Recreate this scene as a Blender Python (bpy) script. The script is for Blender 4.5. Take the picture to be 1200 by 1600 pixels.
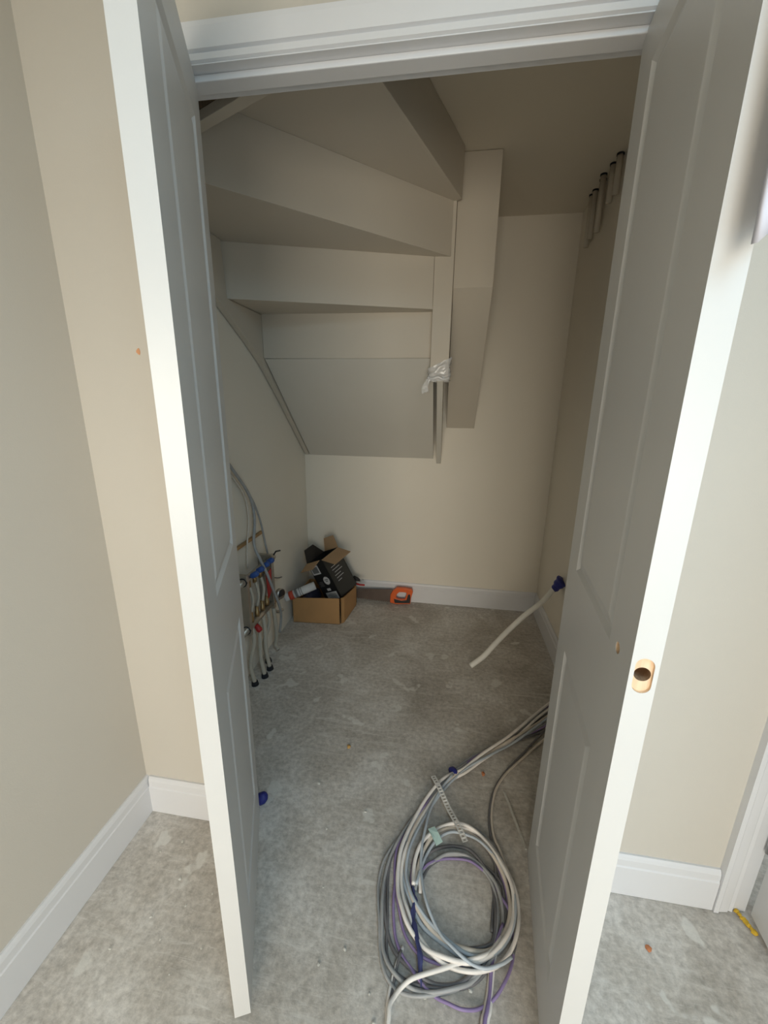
import bpy, bmesh, math, random
from mathutils import Vector, Matrix, noise
random.seed(7)
for o in list(bpy.data.objects): bpy.data.objects.remove(o, do_unlink=True)
scene = bpy.context.scene
COL = scene.collection

# ------------------------------------------------------------------ camera
cam_d = bpy.data.cameras.new('camera'); cam = bpy.data.objects.new('camera', cam_d); COL.objects.link(cam)
cam_d.sensor_fit = 'VERTICAL'; cam_d.sensor_height = 36.0; cam_d.lens = 632.13 / 1600 * 36.0
cam_d.clip_start = 0.02
PITCH, YAW, ROLL = 0.26392, 0.15143, 0.01387
fwd = Vector((-math.sin(YAW) * math.cos(PITCH), math.cos(YAW) * math.cos(PITCH), -math.sin(PITCH)))
r0 = Vector((math.cos(YAW), math.sin(YAW), 0)); u0 = r0.cross(fwd)
rt = r0 * math.cos(ROLL) + u0 * math.sin(ROLL); up = u0 * math.cos(ROLL) - r0 * math.sin(ROLL)
m3 = Matrix((rt, up, -fwd)).transposed()
cam.matrix_world = Matrix.Translation((0, 0, 1.42)) @ m3.to_4x4()
scene.camera = cam

# ------------------------------------------------------------------ world, lights, exposure
w = bpy.data.worlds.new('world'); scene.world = w; w.use_nodes = True
w.node_tree.nodes['Background'].inputs[0].default_value = (0.80, 0.90, 1.0, 1)
w.node_tree.nodes['Background'].inputs[1].default_value = 0.6
def area_light(name, loc, rot, sx, sy, power, col):
    l = bpy.data.lights.new(name, 'AREA'); l.shape = 'RECTANGLE'; l.size = sx; l.size_y = sy; l.energy = power; l.color = col
    o = bpy.data.objects.new(name, l); COL.objects.link(o); o.location = loc; o.rotation_euler = rot
    return o
# cool fill light added under the closed ceiling, no opening above it
area_light('ceiling_fill', (0.70, -0.60, 2.43), (0, 0, 0), 1.0, 1.0, 14, (0.50, 0.78, 1.0))
# cool fill light added behind the invented rear opening, low on the right
area_light('low_cool_fill', (1.02, -1.30, 0.68), (math.radians(90), 0, math.radians(-12)), 0.85, 1.2, 6, (0.55, 0.80, 1.0))
# warmer daylight from the window at the far end of the hall
area_light('window_daylight', (0.10, -2.95, 1.20), (math.radians(90), 0, 0), 1.4, 1.9, 58, (1.0, 0.90, 0.74))
scene.view_settings.view_transform = 'Standard'
scene.view_settings.look = 'None'
scene.view_settings.gamma = 1.0
scene.view_settings.use_curve_mapping = False
scene.view_settings.exposure = 0.6

# ------------------------------------------------------------------ materials
def _nt(name):
    m = bpy.data.materials.new(name); m.use_nodes = True
    return m, m.node_tree, m.node_tree.nodes, m.node_tree.links, m.node_tree.nodes['Principled BSDF']
def paint(name, col, rough=0.5, var=0.03, scale=4.0, bump=0.0, bscale=120.0, metal=0.0, spec=0.5, alpha=1.0):
    m, nt, N, L, b = _nt(name)
    tc = N.new('ShaderNodeTexCoord')
    nz = N.new('ShaderNodeTexNoise'); nz.inputs['Scale'].default_value = scale; nz.inputs['Detail'].default_value = 4
    L.new(tc.outputs['Object'], nz.inputs['Vector'])
    rp = N.new('ShaderNodeValToRGB')
    rp.color_ramp.elements[0].position = 0.3; rp.color_ramp.elements[1].position = 0.7
    rp.color_ramp.elements[0].color = tuple(max(0, c * (1 - var)) for c in col) + (1,)
    rp.color_ramp.elements[1].color = tuple(min(1, c * (1 + var)) for c in col) + (1,)
    L.new(nz.outputs['Fac'], rp.inputs['Fac']); L.new(rp.outputs['Color'], b.inputs['Base Color'])
    b.inputs['Roughness'].default_value = rough; b.inputs['Metallic'].default_value = metal
    b.inputs['Specular IOR Level'].default_value = spec; b.inputs['Alpha'].default_value = alpha
    if bump:
        n2 = N.new('ShaderNodeTexNoise'); n2.inputs['Scale'].default_value = bscale
        L.new(tc.outputs['Object'], n2.inputs['Vector'])
        bp = N.new('ShaderNodeBump'); bp.inputs['Strength'].default_value = bump; bp.inputs['Distance'].default_value = 0.004
        L.new(n2.outputs['Fac'], bp.inputs['Height']); L.new(bp.outputs['Normal'], b.inputs['Normal'])
    return m
def concrete(name):
    m, nt, N, L, b = _nt(name)
    tc = N.new('ShaderNodeTexCoord')
    def nz(scale, detail=6, rough=0.6, dist=0.0, stretch=None, rot=0):
        n = N.new('ShaderNodeTexNoise'); n.inputs['Scale'].default_value = scale
        n.inputs['Detail'].default_value = detail; n.inputs['Roughness'].default_value = rough; n.inputs['Distortion'].default_value = dist
        mp = N.new('ShaderNodeMapping'); mp.inputs['Rotation'].default_value = (0, 0, rot)
        if stretch: mp.inputs['Scale'].default_value = stretch
        L.new(tc.outputs['Object'], mp.inputs['Vector']); L.new(mp.outputs['Vector'], n.inputs['Vector'])
        return n.outputs['Fac']
    def ramp(src, stops):
        r = N.new('ShaderNodeValToRGB'); cr = r.color_ramp
        while len(cr.elements) < len(stops): cr.elements.new(0.5)
        for e, (p_, c) in zip(cr.elements, stops): e.position = p_; e.color = (c if len(c) == 4 else tuple(c) + (1,))
        L.new(src, r.inputs['Fac']); return r.outputs['Color']
    def mix(f, a, c, mode='MIX'):
        x = N.new('ShaderNodeMix'); x.data_type = 'RGBA'; x.blend_type = mode
        if isinstance(f, float): x.inputs[0].default_value = f
        else: L.new(f, x.inputs[0])
        for s, v in ((6, a), (7, c)):
            if isinstance(v, tuple): x.inputs[s].default_value = v
            else: L.new(v, x.inputs[s])
        return x.outputs[2]
    base = ramp(nz(3.2, 8, 0.65, 0.4), [(0.32, (0.43, 0.39, 0.34)), (0.50, (0.57, 0.53, 0.48)), (0.68, (0.72, 0.69, 0.65))])
    fine = ramp(nz(55, 8, 0.7), [(0.32, (0.62, 0.61, 0.60)), (0.68, (1.25, 1.25, 1.25))])
    c = mix(0.8, base, fine, 'MULTIPLY')
    streak = ramp(nz(9, 8, 0.72, 1.2, (0.35, 3.0, 1), 0.7), [(0.53, (0, 0, 0)), (0.70, (0.75, 0.75, 0.75))])
    c = mix(streak, c, (0.72, 0.69, 0.64, 1))
    streak2 = ramp(nz(24, 8, 0.75, 2.0, (0.4, 2.4, 1), -0.5), [(0.55, (0, 0, 0)), (0.72, (0.7, 0.7, 0.7))])
    c = mix(streak2, c, (0.74, 0.71, 0.67, 1))
    spot = ramp(nz(7.5, 3, 0.5, 0.2), [(0.640, (0, 0, 0)), (0.665, (0.6, 0.6, 0.6))])
    c = mix(spot, c, (0.78, 0.76, 0.71, 1))
    speck = ramp(nz(130, 2, 0.5), [(0.735, (0, 0, 0)), (0.77, (0.7, 0.7, 0.7))])
    c = mix(speck, c, (0.80, 0.78, 0.74, 1))
    L.new(c, b.inputs['Base Color'])
    b.inputs['Roughness'].default_value = 0.78; b.inputs['Specular IOR Level'].default_value = 0.35
    bp = N.new('ShaderNodeBump'); bp.inputs['Strength'].default_value = 0.35; bp.inputs['Distance'].default_value = 0.004
    L.new(nz(70, 8, 0.7), bp.inputs['Height']); L.new(bp.outputs['Normal'], b.inputs['Normal'])
    return m
def woodmat(name, c1, c2, scale=1.0):
    m, nt, N, L, b = _nt(name)
    tc = N.new('ShaderNodeTexCoord'); mp = N.new('ShaderNodeMapping'); mp.inputs['Scale'].default_value = (90 * scale, 90 * scale, 5 * scale)
    nz = N.new('ShaderNodeTexNoise'); nz.inputs['Scale'].default_value = 2.0; nz.inputs['Detail'].default_value = 5
    L.new(tc.outputs['Object'], mp.inputs['Vector']); L.new(mp.outputs['Vector'], nz.inputs['Vector'])
    r = N.new('ShaderNodeValToRGB'); r.color_ramp.elements[0].position = 0.35; r.color_ramp.elements[1].position = 0.65
    r.color_ramp.elements[0].color = c1 + (1,); r.color_ramp.elements[1].color = c2 + (1,)
    L.new(nz.outputs['Fac'], r.inputs['Fac']); L.new(r.outputs['Color'], b.inputs['Base Color'])
    b.inputs['Roughness'].default_value = 0.7
    return m
def filmmat(name):
    m, nt, N, L, b = _nt(name)
    b.inputs['Base Color'].default_value = (0.9, 0.9, 0.9, 1); b.inputs['Roughness'].default_value = 0.12
    b.inputs['Alpha'].default_value = 0.55; b.inputs['Specular IOR Level'].default_value = 0.8
    return m
M = dict(
    wall=paint('cream_paint_lifted', (0.82, 0.765, 0.665), 0.85, 0.015, 2.0, 0.06, 300),  # cupboard copy of the cream, lightened to lift the dim interior
    hall=paint('cream_paint_dimmed', (0.61, 0.57, 0.505), 0.85, 0.015, 2.0, 0.06, 300),  # same cream, darkened to hold down the brightness of the hall
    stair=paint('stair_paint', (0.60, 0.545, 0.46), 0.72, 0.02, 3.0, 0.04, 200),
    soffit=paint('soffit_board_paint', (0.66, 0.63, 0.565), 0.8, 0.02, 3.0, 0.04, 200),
    ceil=paint('ceiling_paint', (0.72, 0.66, 0.55), 0.9, 0.015, 2.0),
    trim=paint('trim_gloss_white', (0.73, 0.73, 0.745), 0.42, 0.012, 3.0, 0.03, 60),
    door=paint('door_satin_white', (0.655, 0.65, 0.64), 0.36, 0.012, 5.0, 0.03, 90),
    floor=concrete('concrete_screed'),
    rawwood=woodmat('raw_pine', (0.74, 0.52, 0.34), (0.85, 0.66, 0.46)),
    drill=woodmat('drilled_pine', (0.34, 0.21, 0.12), (0.46, 0.30, 0.18)),
    voidshade=woodmat('void_shade_brown', (0.16, 0.12, 0.08), (0.24, 0.18, 0.12)),  # dark brown standing in for shadow in the void above the noggin
    card=paint('corrugated_cardboard', (0.44, 0.245, 0.10), 0.85, 0.06, 8.0, 0.1, 90),
    cardin=paint('cardboard_flap', (0.42, 0.27, 0.15), 0.85, 0.06, 8.0),
    black=paint('black_print_card', (0.014, 0.014, 0.015), 0.45, 0.1, 6.0),
    blackr=paint('charcoal_print_card', (0.026, 0.027, 0.026), 0.45, 0.1, 6.0),
    label=paint('label_white', (0.62, 0.62, 0.62), 0.55, 0.02),
    ink=paint('label_grey_ink', (0.16, 0.16, 0.16), 0.6, 0.02),
    navy=paint('navy_bag', (0.02, 0.022, 0.05), 0.6, 0.05),  # even dark navy of the bag in the tray
    orange=paint('orange_plastic', (0.72, 0.125, 0.025), 0.4, 0.03),
    grip=paint('black_rubber_grip', (0.022, 0.02, 0.02), 0.6, 0.05),
    blade=paint('worn_saw_steel', (0.17, 0.13, 0.11), 0.5, 0.15, 10.0, metal=0.55),
    steel=paint('nickel_brass', (0.45, 0.42, 0.37), 0.35, 0.08, 20, metal=0.85),
    brass=paint('aged_brass', (0.40, 0.27, 0.13), 0.4, 0.08, 20, metal=0.8),
    bluecap=paint('blue_valve_cap', (0.03, 0.09, 0.32), 0.45, 0.05),
    red=paint('red_plastic', (0.42, 0.022, 0.022), 0.45, 0.05),
    redcap=paint('red_orange_cap', (0.52, 0.06, 0.025), 0.45, 0.05),
    pipe=paint('beige_plastic_pipe', (0.52, 0.47, 0.385), 0.5, 0.04),
    wpipe=paint('white_conduit', (0.86, 0.84, 0.78), 0.5, 0.04, 20, 0.2, 80),
    sleeve=paint('black_foam_sleeve', (0.02, 0.02, 0.025), 0.9, 0.1),
    bluetape=paint('blue_tape', (0.020, 0.026, 0.20), 0.5, 0.1, 40, 0.2, 80),
    navyfilm=paint('navy_film', (0.055, 0.062, 0.17), 0.35, 0.2, 40),
    cwhite=paint('cable_white', (0.86, 0.81, 0.76), 0.45, 0.06, 30),
    ccream=paint('cable_cream', (0.66, 0.585, 0.50), 0.5, 0.06, 30),
    cgrey=paint('cable_grey', (0.36, 0.36, 0.36), 0.45, 0.08, 30),
    cdark=paint('cable_dark_grey', (0.15, 0.145, 0.15), 0.5, 0.08, 30),
    cpurple=paint('cable_purple', (0.27, 0.20, 0.38), 0.5, 0.08, 30),
    cblue=paint('cable_light_blue', (0.47, 0.52, 0.57), 0.45, 0.06, 30),
    mint=paint('mint_tape_label', (0.52, 0.70, 0.65), 0.7, 0.05, 40),
    band=paint('galvanised_band', (0.86, 0.85, 0.83), 0.45, 0.08, 60, metal=0.3),
    terra=paint('terracotta_chip', (0.52, 0.20, 0.09), 0.9, 0.1, 60),
    ochre=paint('ochre_chip', (0.50, 0.30, 0.10), 0.9, 0.1, 60),
    plaster=paint('plaster_chip', (0.62, 0.60, 0.55), 0.95, 0.1, 60),
    filler=paint('filler_patch', (0.66, 0.33, 0.17), 0.9, 0.1, 60),
    yellow=paint('yellow_foam', (0.70, 0.44, 0.04), 0.9, 0.1, 40),
    cloth=paint('pale_lilac_sheet', (0.66, 0.66, 0.74), 0.9, 0.02, 6),
    film=filmmat('clear_plastic_film'),
    hinge=paint('brushed_hinge_steel', (0.50, 0.50, 0.50), 0.35, 0.05, 50, metal=0.9),
    dark=paint('unlit_gap_filler', (0.03, 0.027, 0.022), 0.9, 0.1),
)

# ------------------------------------------------------------------ helpers
def link(o, parent=None):
    COL.objects.link(o)
    if parent is not None: o.parent = parent
    return o
def tag(o, label=None, cat=None, group=None, kind=None):
    if label: o['label'] = label
    if cat: o['category'] = cat
    if group: o['group'] = group
    if kind: o['kind'] = kind
    return o
def empty(name, loc=(0, 0, 0), rz=0.0, parent=None):
    o = bpy.data.objects.new(name, None); o.empty_display_size = 0.05; link(o, parent); o.location = loc; o.rotation_euler = (0, 0, rz)
    return o
def obj(name, bm, mat, parent=None, smooth=False, bevel=0.0, loc=None, fix=True):
    if fix: bmesh.ops.recalc_face_normals(bm, faces=bm.faces)
    me = bpy.data.meshes.new(name); bm.to_mesh(me); bm.free()
    mats = mat if isinstance(mat, (list, tuple)) else [mat]
    for x in mats: me.materials.append(M[x] if isinstance(x, str) else x)
    if smooth:
        for p_ in me.polygons: p_.use_smooth = True
    o = bpy.data.objects.new(name, me); link(o, parent)
    if loc is not None: o.location = loc
    if bevel:
        md = o.modifiers.new('bevel', 'BEVEL'); md.width = bevel; md.segments = 2; md.limit_method = 'ANGLE'; md.angle_limit = math.radians(40)
    return o
def NB(): return bmesh.new()
def abox(bm, x0, x1, y0, y1, z0, z1, mi=0):
    v = [bm.verts.new(c) for c in ((x0, y0, z0), (x1, y0, z0), (x1, y1, z0), (x0, y1, z0), (x0, y0, z1), (x1, y0, z1), (x1, y1, z1), (x0, y1, z1))]
    for f in ((0, 3, 2, 1), (4, 5, 6, 7), (0, 1, 5, 4), (1, 2, 6, 5), (2, 3, 7, 6), (3, 0, 4, 7)):
        bm.faces.new([v[i] for i in f]).material_index = mi
    return bm
def box(*a): return abox(NB(), *a)
def prism(bm, pts, vec, mi=0):
    """closed polygon pts (3-D) swept by vec"""
    vec = Vector(vec); a = [bm.verts.new(p_) for p_ in pts]; b = [bm.verts.new(Vector(p_) + vec) for p_ in pts]
    n = len(pts)
    bm.faces.new(a).material_index = mi; bm.faces.new(b[::-1]).material_index = mi
    for i in range(n):
        bm.faces.new([a[i], b[i], b[(i + 1) % n], a[(i + 1) % n]]).material_index = mi
    return bm
def hexa(bm, bot, top):
    a = [bm.verts.new(p_) for p_ in bot]; b = [bm.verts.new(p_) for p_ in top]; n = len(bot)
    bm.faces.new(a[::-1]); bm.faces.new(b)
    for i in range(n): bm.faces.new([a[i], a[(i + 1) % n], b[(i + 1) % n], b[i]])
    return bm
def catmull(pts, n=6):
    P = [Vector(p_) for p_ in pts]; out = []
    for i in range(len(P) - 1):
        p0 = P[i - 1] if i > 0 else P[0] * 2 - P[1]; p1 = P[i]; p2 = P[i + 1]; p3 = P[i + 2] if i + 2 < len(P) else P[-1] * 2 - P[-2]
        for k in range(n):
            t = k / n
            out.append(0.5 * ((2 * p1) + (p2 - p0) * t + (2 * p0 - 5 * p1 + 4 * p2 - p3) * t * t + (3 * p1 - p0 - 3 * p2 + p3) * t ** 3))
    out.append(P[-1]); return out
def tube(bm, pts, r, seg=8, caps=True, mi=0):
    """round tube along a polyline; r is a number or a list"""
    n = len(pts); P = [Vector(p_) for p_ in pts]; rings = []
    t0 = (P[1] - P[0]).normalized(); a = Vector((0, 0, 1)) if abs(t0.z) < 0.9 else Vector((1, 0, 0))
    nrm = (a - t0 * a.dot(t0)).normalized()
    for i in range(n):
        t = (P[min(i + 1, n - 1)] - P[max(i - 1, 0)]).normalized()
        nrm = (nrm - t * nrm.dot(t)).normalized(); b = t.cross(nrm)
        ri = r[i] if isinstance(r, (list, tuple)) else r
        rings.append([bm.verts.new(P[i] + (nrm * math.cos(2 * math.pi * k / seg) + b * math.sin(2 * math.pi * k / seg)) * ri) for k in range(seg)])
    for i in range(n - 1):
        for k in range(seg):
            bm.faces.new([rings[i][k], rings[i][(k + 1) % seg], rings[i + 1][(k + 1) % seg], rings[i + 1][k]]).material_index = mi
    if caps:
        bm.faces.new(rings[0][::-1]).material_index = mi; bm.faces.new(rings[-1]).material_index = mi
    return bm
def lump(bm, c, r, seed=0, flat=0.5):
    ico = bmesh.ops.create_icosphere(bm, subdivisions=1, radius=1.0)
    rnd = random.Random(seed); ax = (rnd.uniform(.6, 1.2), rnd.uniform(.6, 1.2), flat)
    for v in ico['verts']:
        k = r * rnd.uniform(0.75, 1.2); v.co = Vector((c[0] + v.co.x * k * ax[0], c[1] + v.co.y * k * ax[1], c[2] + v.co.z * k * ax[2]))
    return bm

# ================================================================== SETTING
ZC = 2.45            # ceiling
XL, XR, YB = -0.985, 0.676, 2.73
YF = 0.994           # hall face of the wall with the cupboard doors
YI = 1.075           # cupboard face of that wall
HX0, HX1, HZ = -0.63, 0.365, 2.094     # cupboard opening
NX0, NX1, NZ = 0.905, 1.70, 2.06       # neighbouring doorway
tag(obj('floor', box(-1.2, 2.2, -3.2, 3.0, -0.12, 0.0), 'floor'), kind='structure')
tag(obj('ceiling', box(-1.2, 2.2, -3.2, 3.0, ZC, ZC + 0.12), 'ceil'), kind='structure')
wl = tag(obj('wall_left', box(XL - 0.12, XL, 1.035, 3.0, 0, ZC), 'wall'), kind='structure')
tag(obj('wall_left_hall', box(XL - 0.12, XL, -3.2, 1.035, 0, ZC), 'hall'), kind='structure')  # same wall, split here so the hall part takes the dimmed cream
tag(obj('wall_back', box(XL, 2.05, YB, YB + 0.12, 0, ZC), 'wall'), kind='structure')
wr = tag(obj('wall_right', box(XR, XR + 0.10, YI, YB, 0, ZC), 'wall'), kind='structure')
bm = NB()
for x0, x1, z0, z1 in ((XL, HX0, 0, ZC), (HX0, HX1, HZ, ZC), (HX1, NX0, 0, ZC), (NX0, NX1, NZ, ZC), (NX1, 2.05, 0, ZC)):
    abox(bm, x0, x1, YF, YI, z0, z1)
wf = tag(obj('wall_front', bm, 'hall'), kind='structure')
# the rest of the hall, behind and beside the photographer, with its window
bm = NB()
for x0, x1, z0, z1 in ((XL, -0.63, 0, ZC), (0.83, 1.75, 0, ZC), (-0.63, 0.83, 0, 0.18), (-0.63, 0.83, 2.12, ZC)):
    abox(bm, x0, x1, -2.92, -2.80, z0, z1)
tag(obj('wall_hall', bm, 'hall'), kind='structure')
bm = NB()
for x0, x1, z0, z1 in ((XL, 0.50, 1.72, ZC), (0.50, 0.58, 0, ZC), (1.46, 1.75, 0, ZC), (0.58, 1.46, 1.30, ZC)):
    abox(bm, x0, x1, -1.20, -1.10, z0, z1)
tag(obj('wall_light_baffle', bm, 'hall'), kind='structure')  # unseen wall with a low head, added to shade the upper hall
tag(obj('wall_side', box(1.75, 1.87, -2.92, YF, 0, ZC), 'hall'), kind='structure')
wn = tag(empty('window_1', (0.10, -2.86, 0.18)), kind='structure')
bm = NB()
for x0, x1, z0, z1 in ((-0.73, -0.68, 0, 1.94), (0.68, 0.73, 0, 1.94), (-0.68, 0.68, 0, 0.05), (-0.68, 0.68, 1.89, 1.94)):
    abox(bm, x0, x1, -0.03, 0.03, z0, z1)
obj('window_frame', bm, 'trim', wn, bevel=0.004)
# filler patch on the hall wall
bm = NB(); pts = []
for k in range(11):
    a = 2 * math.pi * k / 11; r_ = 0.0085 * (0.75 + 0.5 * noise.noise(Vector((math.cos(a), math.sin(a), 3.1))))
    pts.append((-0.792 + r_ * math.cos(a) * 0.9, YF - 0.0012, 1.538 + r_ * math.sin(a) * 1.25))
prism(bm, pts, (0, 0.0015, 0)); o = obj('filler_patch', bm, 'filler', wf); o['label'] = 'small orange filler spot on cream wall'

# skirting boards: profile swept along a run
def skirting(name, p0, p1, nrm, h=0.1455, t=0.0155):
    p0 = Vector(p0); p1 = Vector(p1); n = Vector(nrm)
    prof = [(0, 0), (t, 0), (t, h - 0.040), (t - 0.003, h - 0.036), (t - 0.003, h - 0.014), (t - 0.006, h - 0.006), (t - 0.010, h), (0, h)]
    bm = NB(); prism(bm, [p0 + n * a + Vector((0, 0, b)) for a, b in prof], p1 - p0)
    return tag(obj(name, bm, 'trim'), kind='structure')
skirting('baseboard_left', (XL, -2.8, 0.001), (XL, YF, 0.001), (1, 0, 0))
skirting('baseboard_front_left', (XL + 0.0155, YF, 0.001), (HX0 - 0.065, YF, 0.001), (0, -1, 0))
skirting('baseboard_front_right', (HX1 + 0.065, YF, 0.001), (0.836, YF, 0.001), (0, -1, 0))
skirting('baseboard_back', (XL, YB, 0.001), (XR, YB, 0.001), (0, -1, 0))
skirting('baseboard_right', (XR, YI, 0.001), (XR, YB - 0.0155, 0.001), (-1, 0, 0))

# door casings and linings
def casing_v(bm, x0, x1, z1, inner):      # upright moulded architrave on the hall face; inner = side nearest the opening (+1 right, -1 left)
    xs = (x0, x1) if inner > 0 else (x1, x0)
    w_ = xs[1] - xs[0]
    prof = [(0, 0), (0, 0.021), (0.22, 0.021), (0.30, 0.017), (0.72, 0.014), (0.80, 0.010), (0.95, 0.012), (1, 0.008), (1, 0)]
    prism(bm, [Vector((xs[0] + w_ * a, YF - d, 0.002)) for a, d in prof], (0, 0, z1))
def casing_h(bm, x0, x1, z0, h):
    prof = [(0, 0), (0, 0.010), (0.05, 0.016), (0.22, 0.016), (0.25, 0.010), (0.30, 0.010), (0.34, 0.017), (0.62, 0.020), (0.86, 0.022), (1, 0.022), (1, 0)]
    prism(bm, [Vector((x0, YF - d, z0 + h * a)) for a, d in prof], (x1 - x0, 0, 0))
t1 = tag(empty('trim_1', (0, 0, 0)), kind='structure')
bm = NB(); casing_v(bm, HX0 - 0.065, HX0, HZ, 1); obj('casing_upright', bm, 'trim', t1)
bm = NB(); casing_v(bm, HX1, HX1 + 0.065, HZ, -1); obj('casing_upright', bm, 'trim', t1)
bm = NB(); casing_h(bm, HX0 - 0.065, HX1 + 0.065, HZ + 0.002, 0.062); obj('casing_head', bm, 'trim', t1)
obj('lining_head', box(HX0, HX1, YF - 0.012, YI + 0.004, HZ - 0.0005, HZ + 0.0015), 'trim', t1)
obj('stop_head', box(HX0 + .012, HX1 - .012, 1.006, 1.045, HZ - 0.0135, HZ - 0.0008), 'trim', t1, bevel=0.002)
for x0, x1 in ((HX0 - 0.001, HX0 + 0.001), (HX1 - 0.001, HX1 + 0.001)):
    obj('lining_jamb', box(x0, x1, YF - 0.012, YI + 0.004, 0.001, HZ), 'trim', t1)
for x0, x1 in ((HX0 + 0.001, HX0 + 0.012), (HX1 - 0.012, HX1 - 0.001)):
    obj('stop_jamb', box(x0, x1, 1.046, 1.074, 0.001, HZ - 0.001), 'trim', t1, bevel=0.002)
t2 = tag(empty('trim_2', (0, 0, 0)), kind='structure')
bm = NB(); casing_v(bm, 0.837, 0.893, NZ, 1); obj('casing_upright', bm, 'trim', t2)
bm = NB(); casing_h(bm, 0.837, NX1 + 0.06, NZ + 0.002, 0.062); obj('casing_head', bm, 'trim', t2)
obj('lining_jamb', box(NX0 - 0.013, NX0 + 0.024, YF - 0.004, YI, 0.002, NZ), 'trim', t2)

# ------------------------------------------------------------------ panelled cupboard doors
def panel_mesh(x0, x1, z0, z1, t):
    """moulded panel filling a hole of the leaf, both faces"""
    bm = NB(); prof = [(0, 0), (0.010, 0.006), (0.014, 0.0065), (0.031, 0.0015), (0.034, 0.0012)]
    for side in (0, 1):
        rings = []
        for i_, d in prof:
            y = d if side == 0 else t - d
            rings.append([bm.verts.new((x, y, z)) for x, z in ((x0 + i_, z0 + i_), (x1 - i_, z0 + i_), (x1 - i_, z1 - i_), (x0 + i_, z1 - i_))])
        for a, b in zip(rings, rings[1:]):
            for k in range(4): bm.faces.new([a[k], a[(k + 1) % 4], b[(k + 1) % 4], b[k]])
        bm.faces.new(rings[-1])
    return bm
def make_leaf(name, w_, z0, z1, t, pans, hole=None):
    d = empty(name)
    xs = sorted({0.0, w_} | {p_[0] for p_ in pans} | {p_[1] for p_ in pans}); zs = sorted({z0, z1} | {p_[2] for p_ in pans} | {p_[3] for p_ in pans})
    bm = NB(); V = {}
    def v(x, y, z):
        k = (round(x, 5), round(y, 5), round(z, 5))
        if k not in V: V[k] = bm.verts.new(k)
        return V[k]
    for i in range(len(xs) - 1):
        for j in range(len(zs) - 1):
            cx, cz = (xs[i] + xs[i + 1]) / 2, (zs[j] + zs[j + 1]) / 2
            if any(p_[0] < cx < p_[1] and p_[2] < cz < p_[3] for p_ in pans): continue
            for y in (0, t): bm.faces.new([v(xs[i], y, zs[j]), v(xs[i + 1], y, zs[j]), v(xs[i + 1], y, zs[j + 1]), v(xs[i], y, zs[j + 1])])
    for j in range(len(zs) - 1):
        for x in (0, w_): bm.faces.new([v(x, 0, zs[j]), v(x, t, zs[j]), v(x, t, zs[j + 1]), v(x, 0, zs[j + 1])])
    for i in range(len(xs) - 1):
        for z in (z0, z1): bm.faces.new([v(xs[i], 0, z), v(xs[i], t, z), v(xs[i + 1], t, z), v(xs[i + 1], 0, z)])
    fr = obj('frame', bm, 'door', d)
    for p_ in pans: obj('panel', panel_mesh(p_[0], p_[1], p_[2], p_[3], t), 'door', d)
    return d, fr
DT = 0.036; DTOP = 2.086
def aim(hx, hy, fx, fy): return math.atan2(fy - hy, fx - hx)
# left leaf: local +x runs hinge -> free edge; local y = 0 is the face turned to the opening
LW = 0.506
dl, _ = make_leaf('door_1', LW, 0.020, DTOP, DT, [(0.080, 0.392, 0.185, 0.830), (0.080, 0.392, 1.045, 1.992)])
La = aim(-0.587, 1.028, -0.388, 0.562)
dl.matrix_world = Matrix.Translation((-0.587, 1.028, 0)) @ Matrix.Rotation(La, 4, 'Z') @ Matrix.Diagonal((1, -1, 1, 1))
tag(dl, kind='structure')
# right leaf
RW = 0.490
dr, drf = make_leaf('door_2', RW, 0.020, DTOP, DT, [(0.088, 0.388, 0.185, 0.830), (0.088, 0.388, 1.045, 2.000)])
Ra = aim(0.325, 1.03, 0.272, 0.542)
dr.matrix_world = Matrix.Translation((0.325, 1.03, 0)) @ Matrix.Rotation(Ra, 4, 'Z')
tag(dr, kind='structure')
# latch mortise in the free edge: a rounded plate recess cut to raw wood, with the drilled hole; and the spindle hole on the face
def stadium(w_, h_, n=10):
    r_ = w_ / 2; out = []
    for k in range(1, 6): out.append((r_, -h_ / 2 + r_ + (h_ - w_) * k / 6))
    for k in range(n + 1): a = math.pi * k / n; out.append((r_ * math.cos(a), h_ / 2 - r_ + r_ * math.sin(a)))
    for k in range(1, 6): out.append((-r_, h_ / 2 - r_ - (h_ - w_) * k / 6))
    for k in range(n + 1): a = math.pi + math.pi * k / n; out.append((r_ * math.cos(a), -h_ / 2 + r_ + r_ * math.sin(a)))
    return out
def cutter(bm):
    bmesh.ops.recalc_face_normals(bm, faces=bm.faces)
    me = bpy.data.meshes.new('cut'); bm.to_mesh(me); bm.free(); o = bpy.data.objects.new('cut', me); COL.objects.link(o); return o
def boolean_cut(target, cut):
    md = target.modifiers.new('cut', 'BOOLEAN'); md.operation = 'DIFFERENCE'; md.object = cut; md.solver = 'EXACT'
    bpy.context.view_layer.update()
    dg = bpy.context.evaluated_depsgraph_get(); me = bpy.data.meshes.new_from_object(target.evaluated_get(dg))
    target.modifiers.clear(); target.data = me
    bpy.data.objects.remove(cut, do_unlink=True)
LZ = 1.053
drf.parent = None; drf.matrix_world = Matrix.Identity(4)
st = stadium(0.0245, 0.056); bm = NB(); prism(bm, [(RW - 0.0045, DT / 2 + a, LZ + b) for a, b in st], (0.02, 0, 0)); boolean_cut(drf, cutter(bm))
bm = NB(); tube(bm, [(RW - 0.09, DT / 2, LZ), (RW + 0.02, DT / 2, LZ)], 0.0112, 20); boolean_cut(drf, cutter(bm))
bm = NB(); tube(bm, [(RW - 0.060, -0.01, LZ + 0.004), (RW - 0.060, DT + 0.01, LZ + 0.004)], 0.0095, 20); boolean_cut(drf, cutter(bm))
drf.data.name = 'frame'
drf.parent = dr; drf.matrix_parent_inverse = Matrix.Identity(4); drf.matrix_basis = Matrix.Identity(4)
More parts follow.
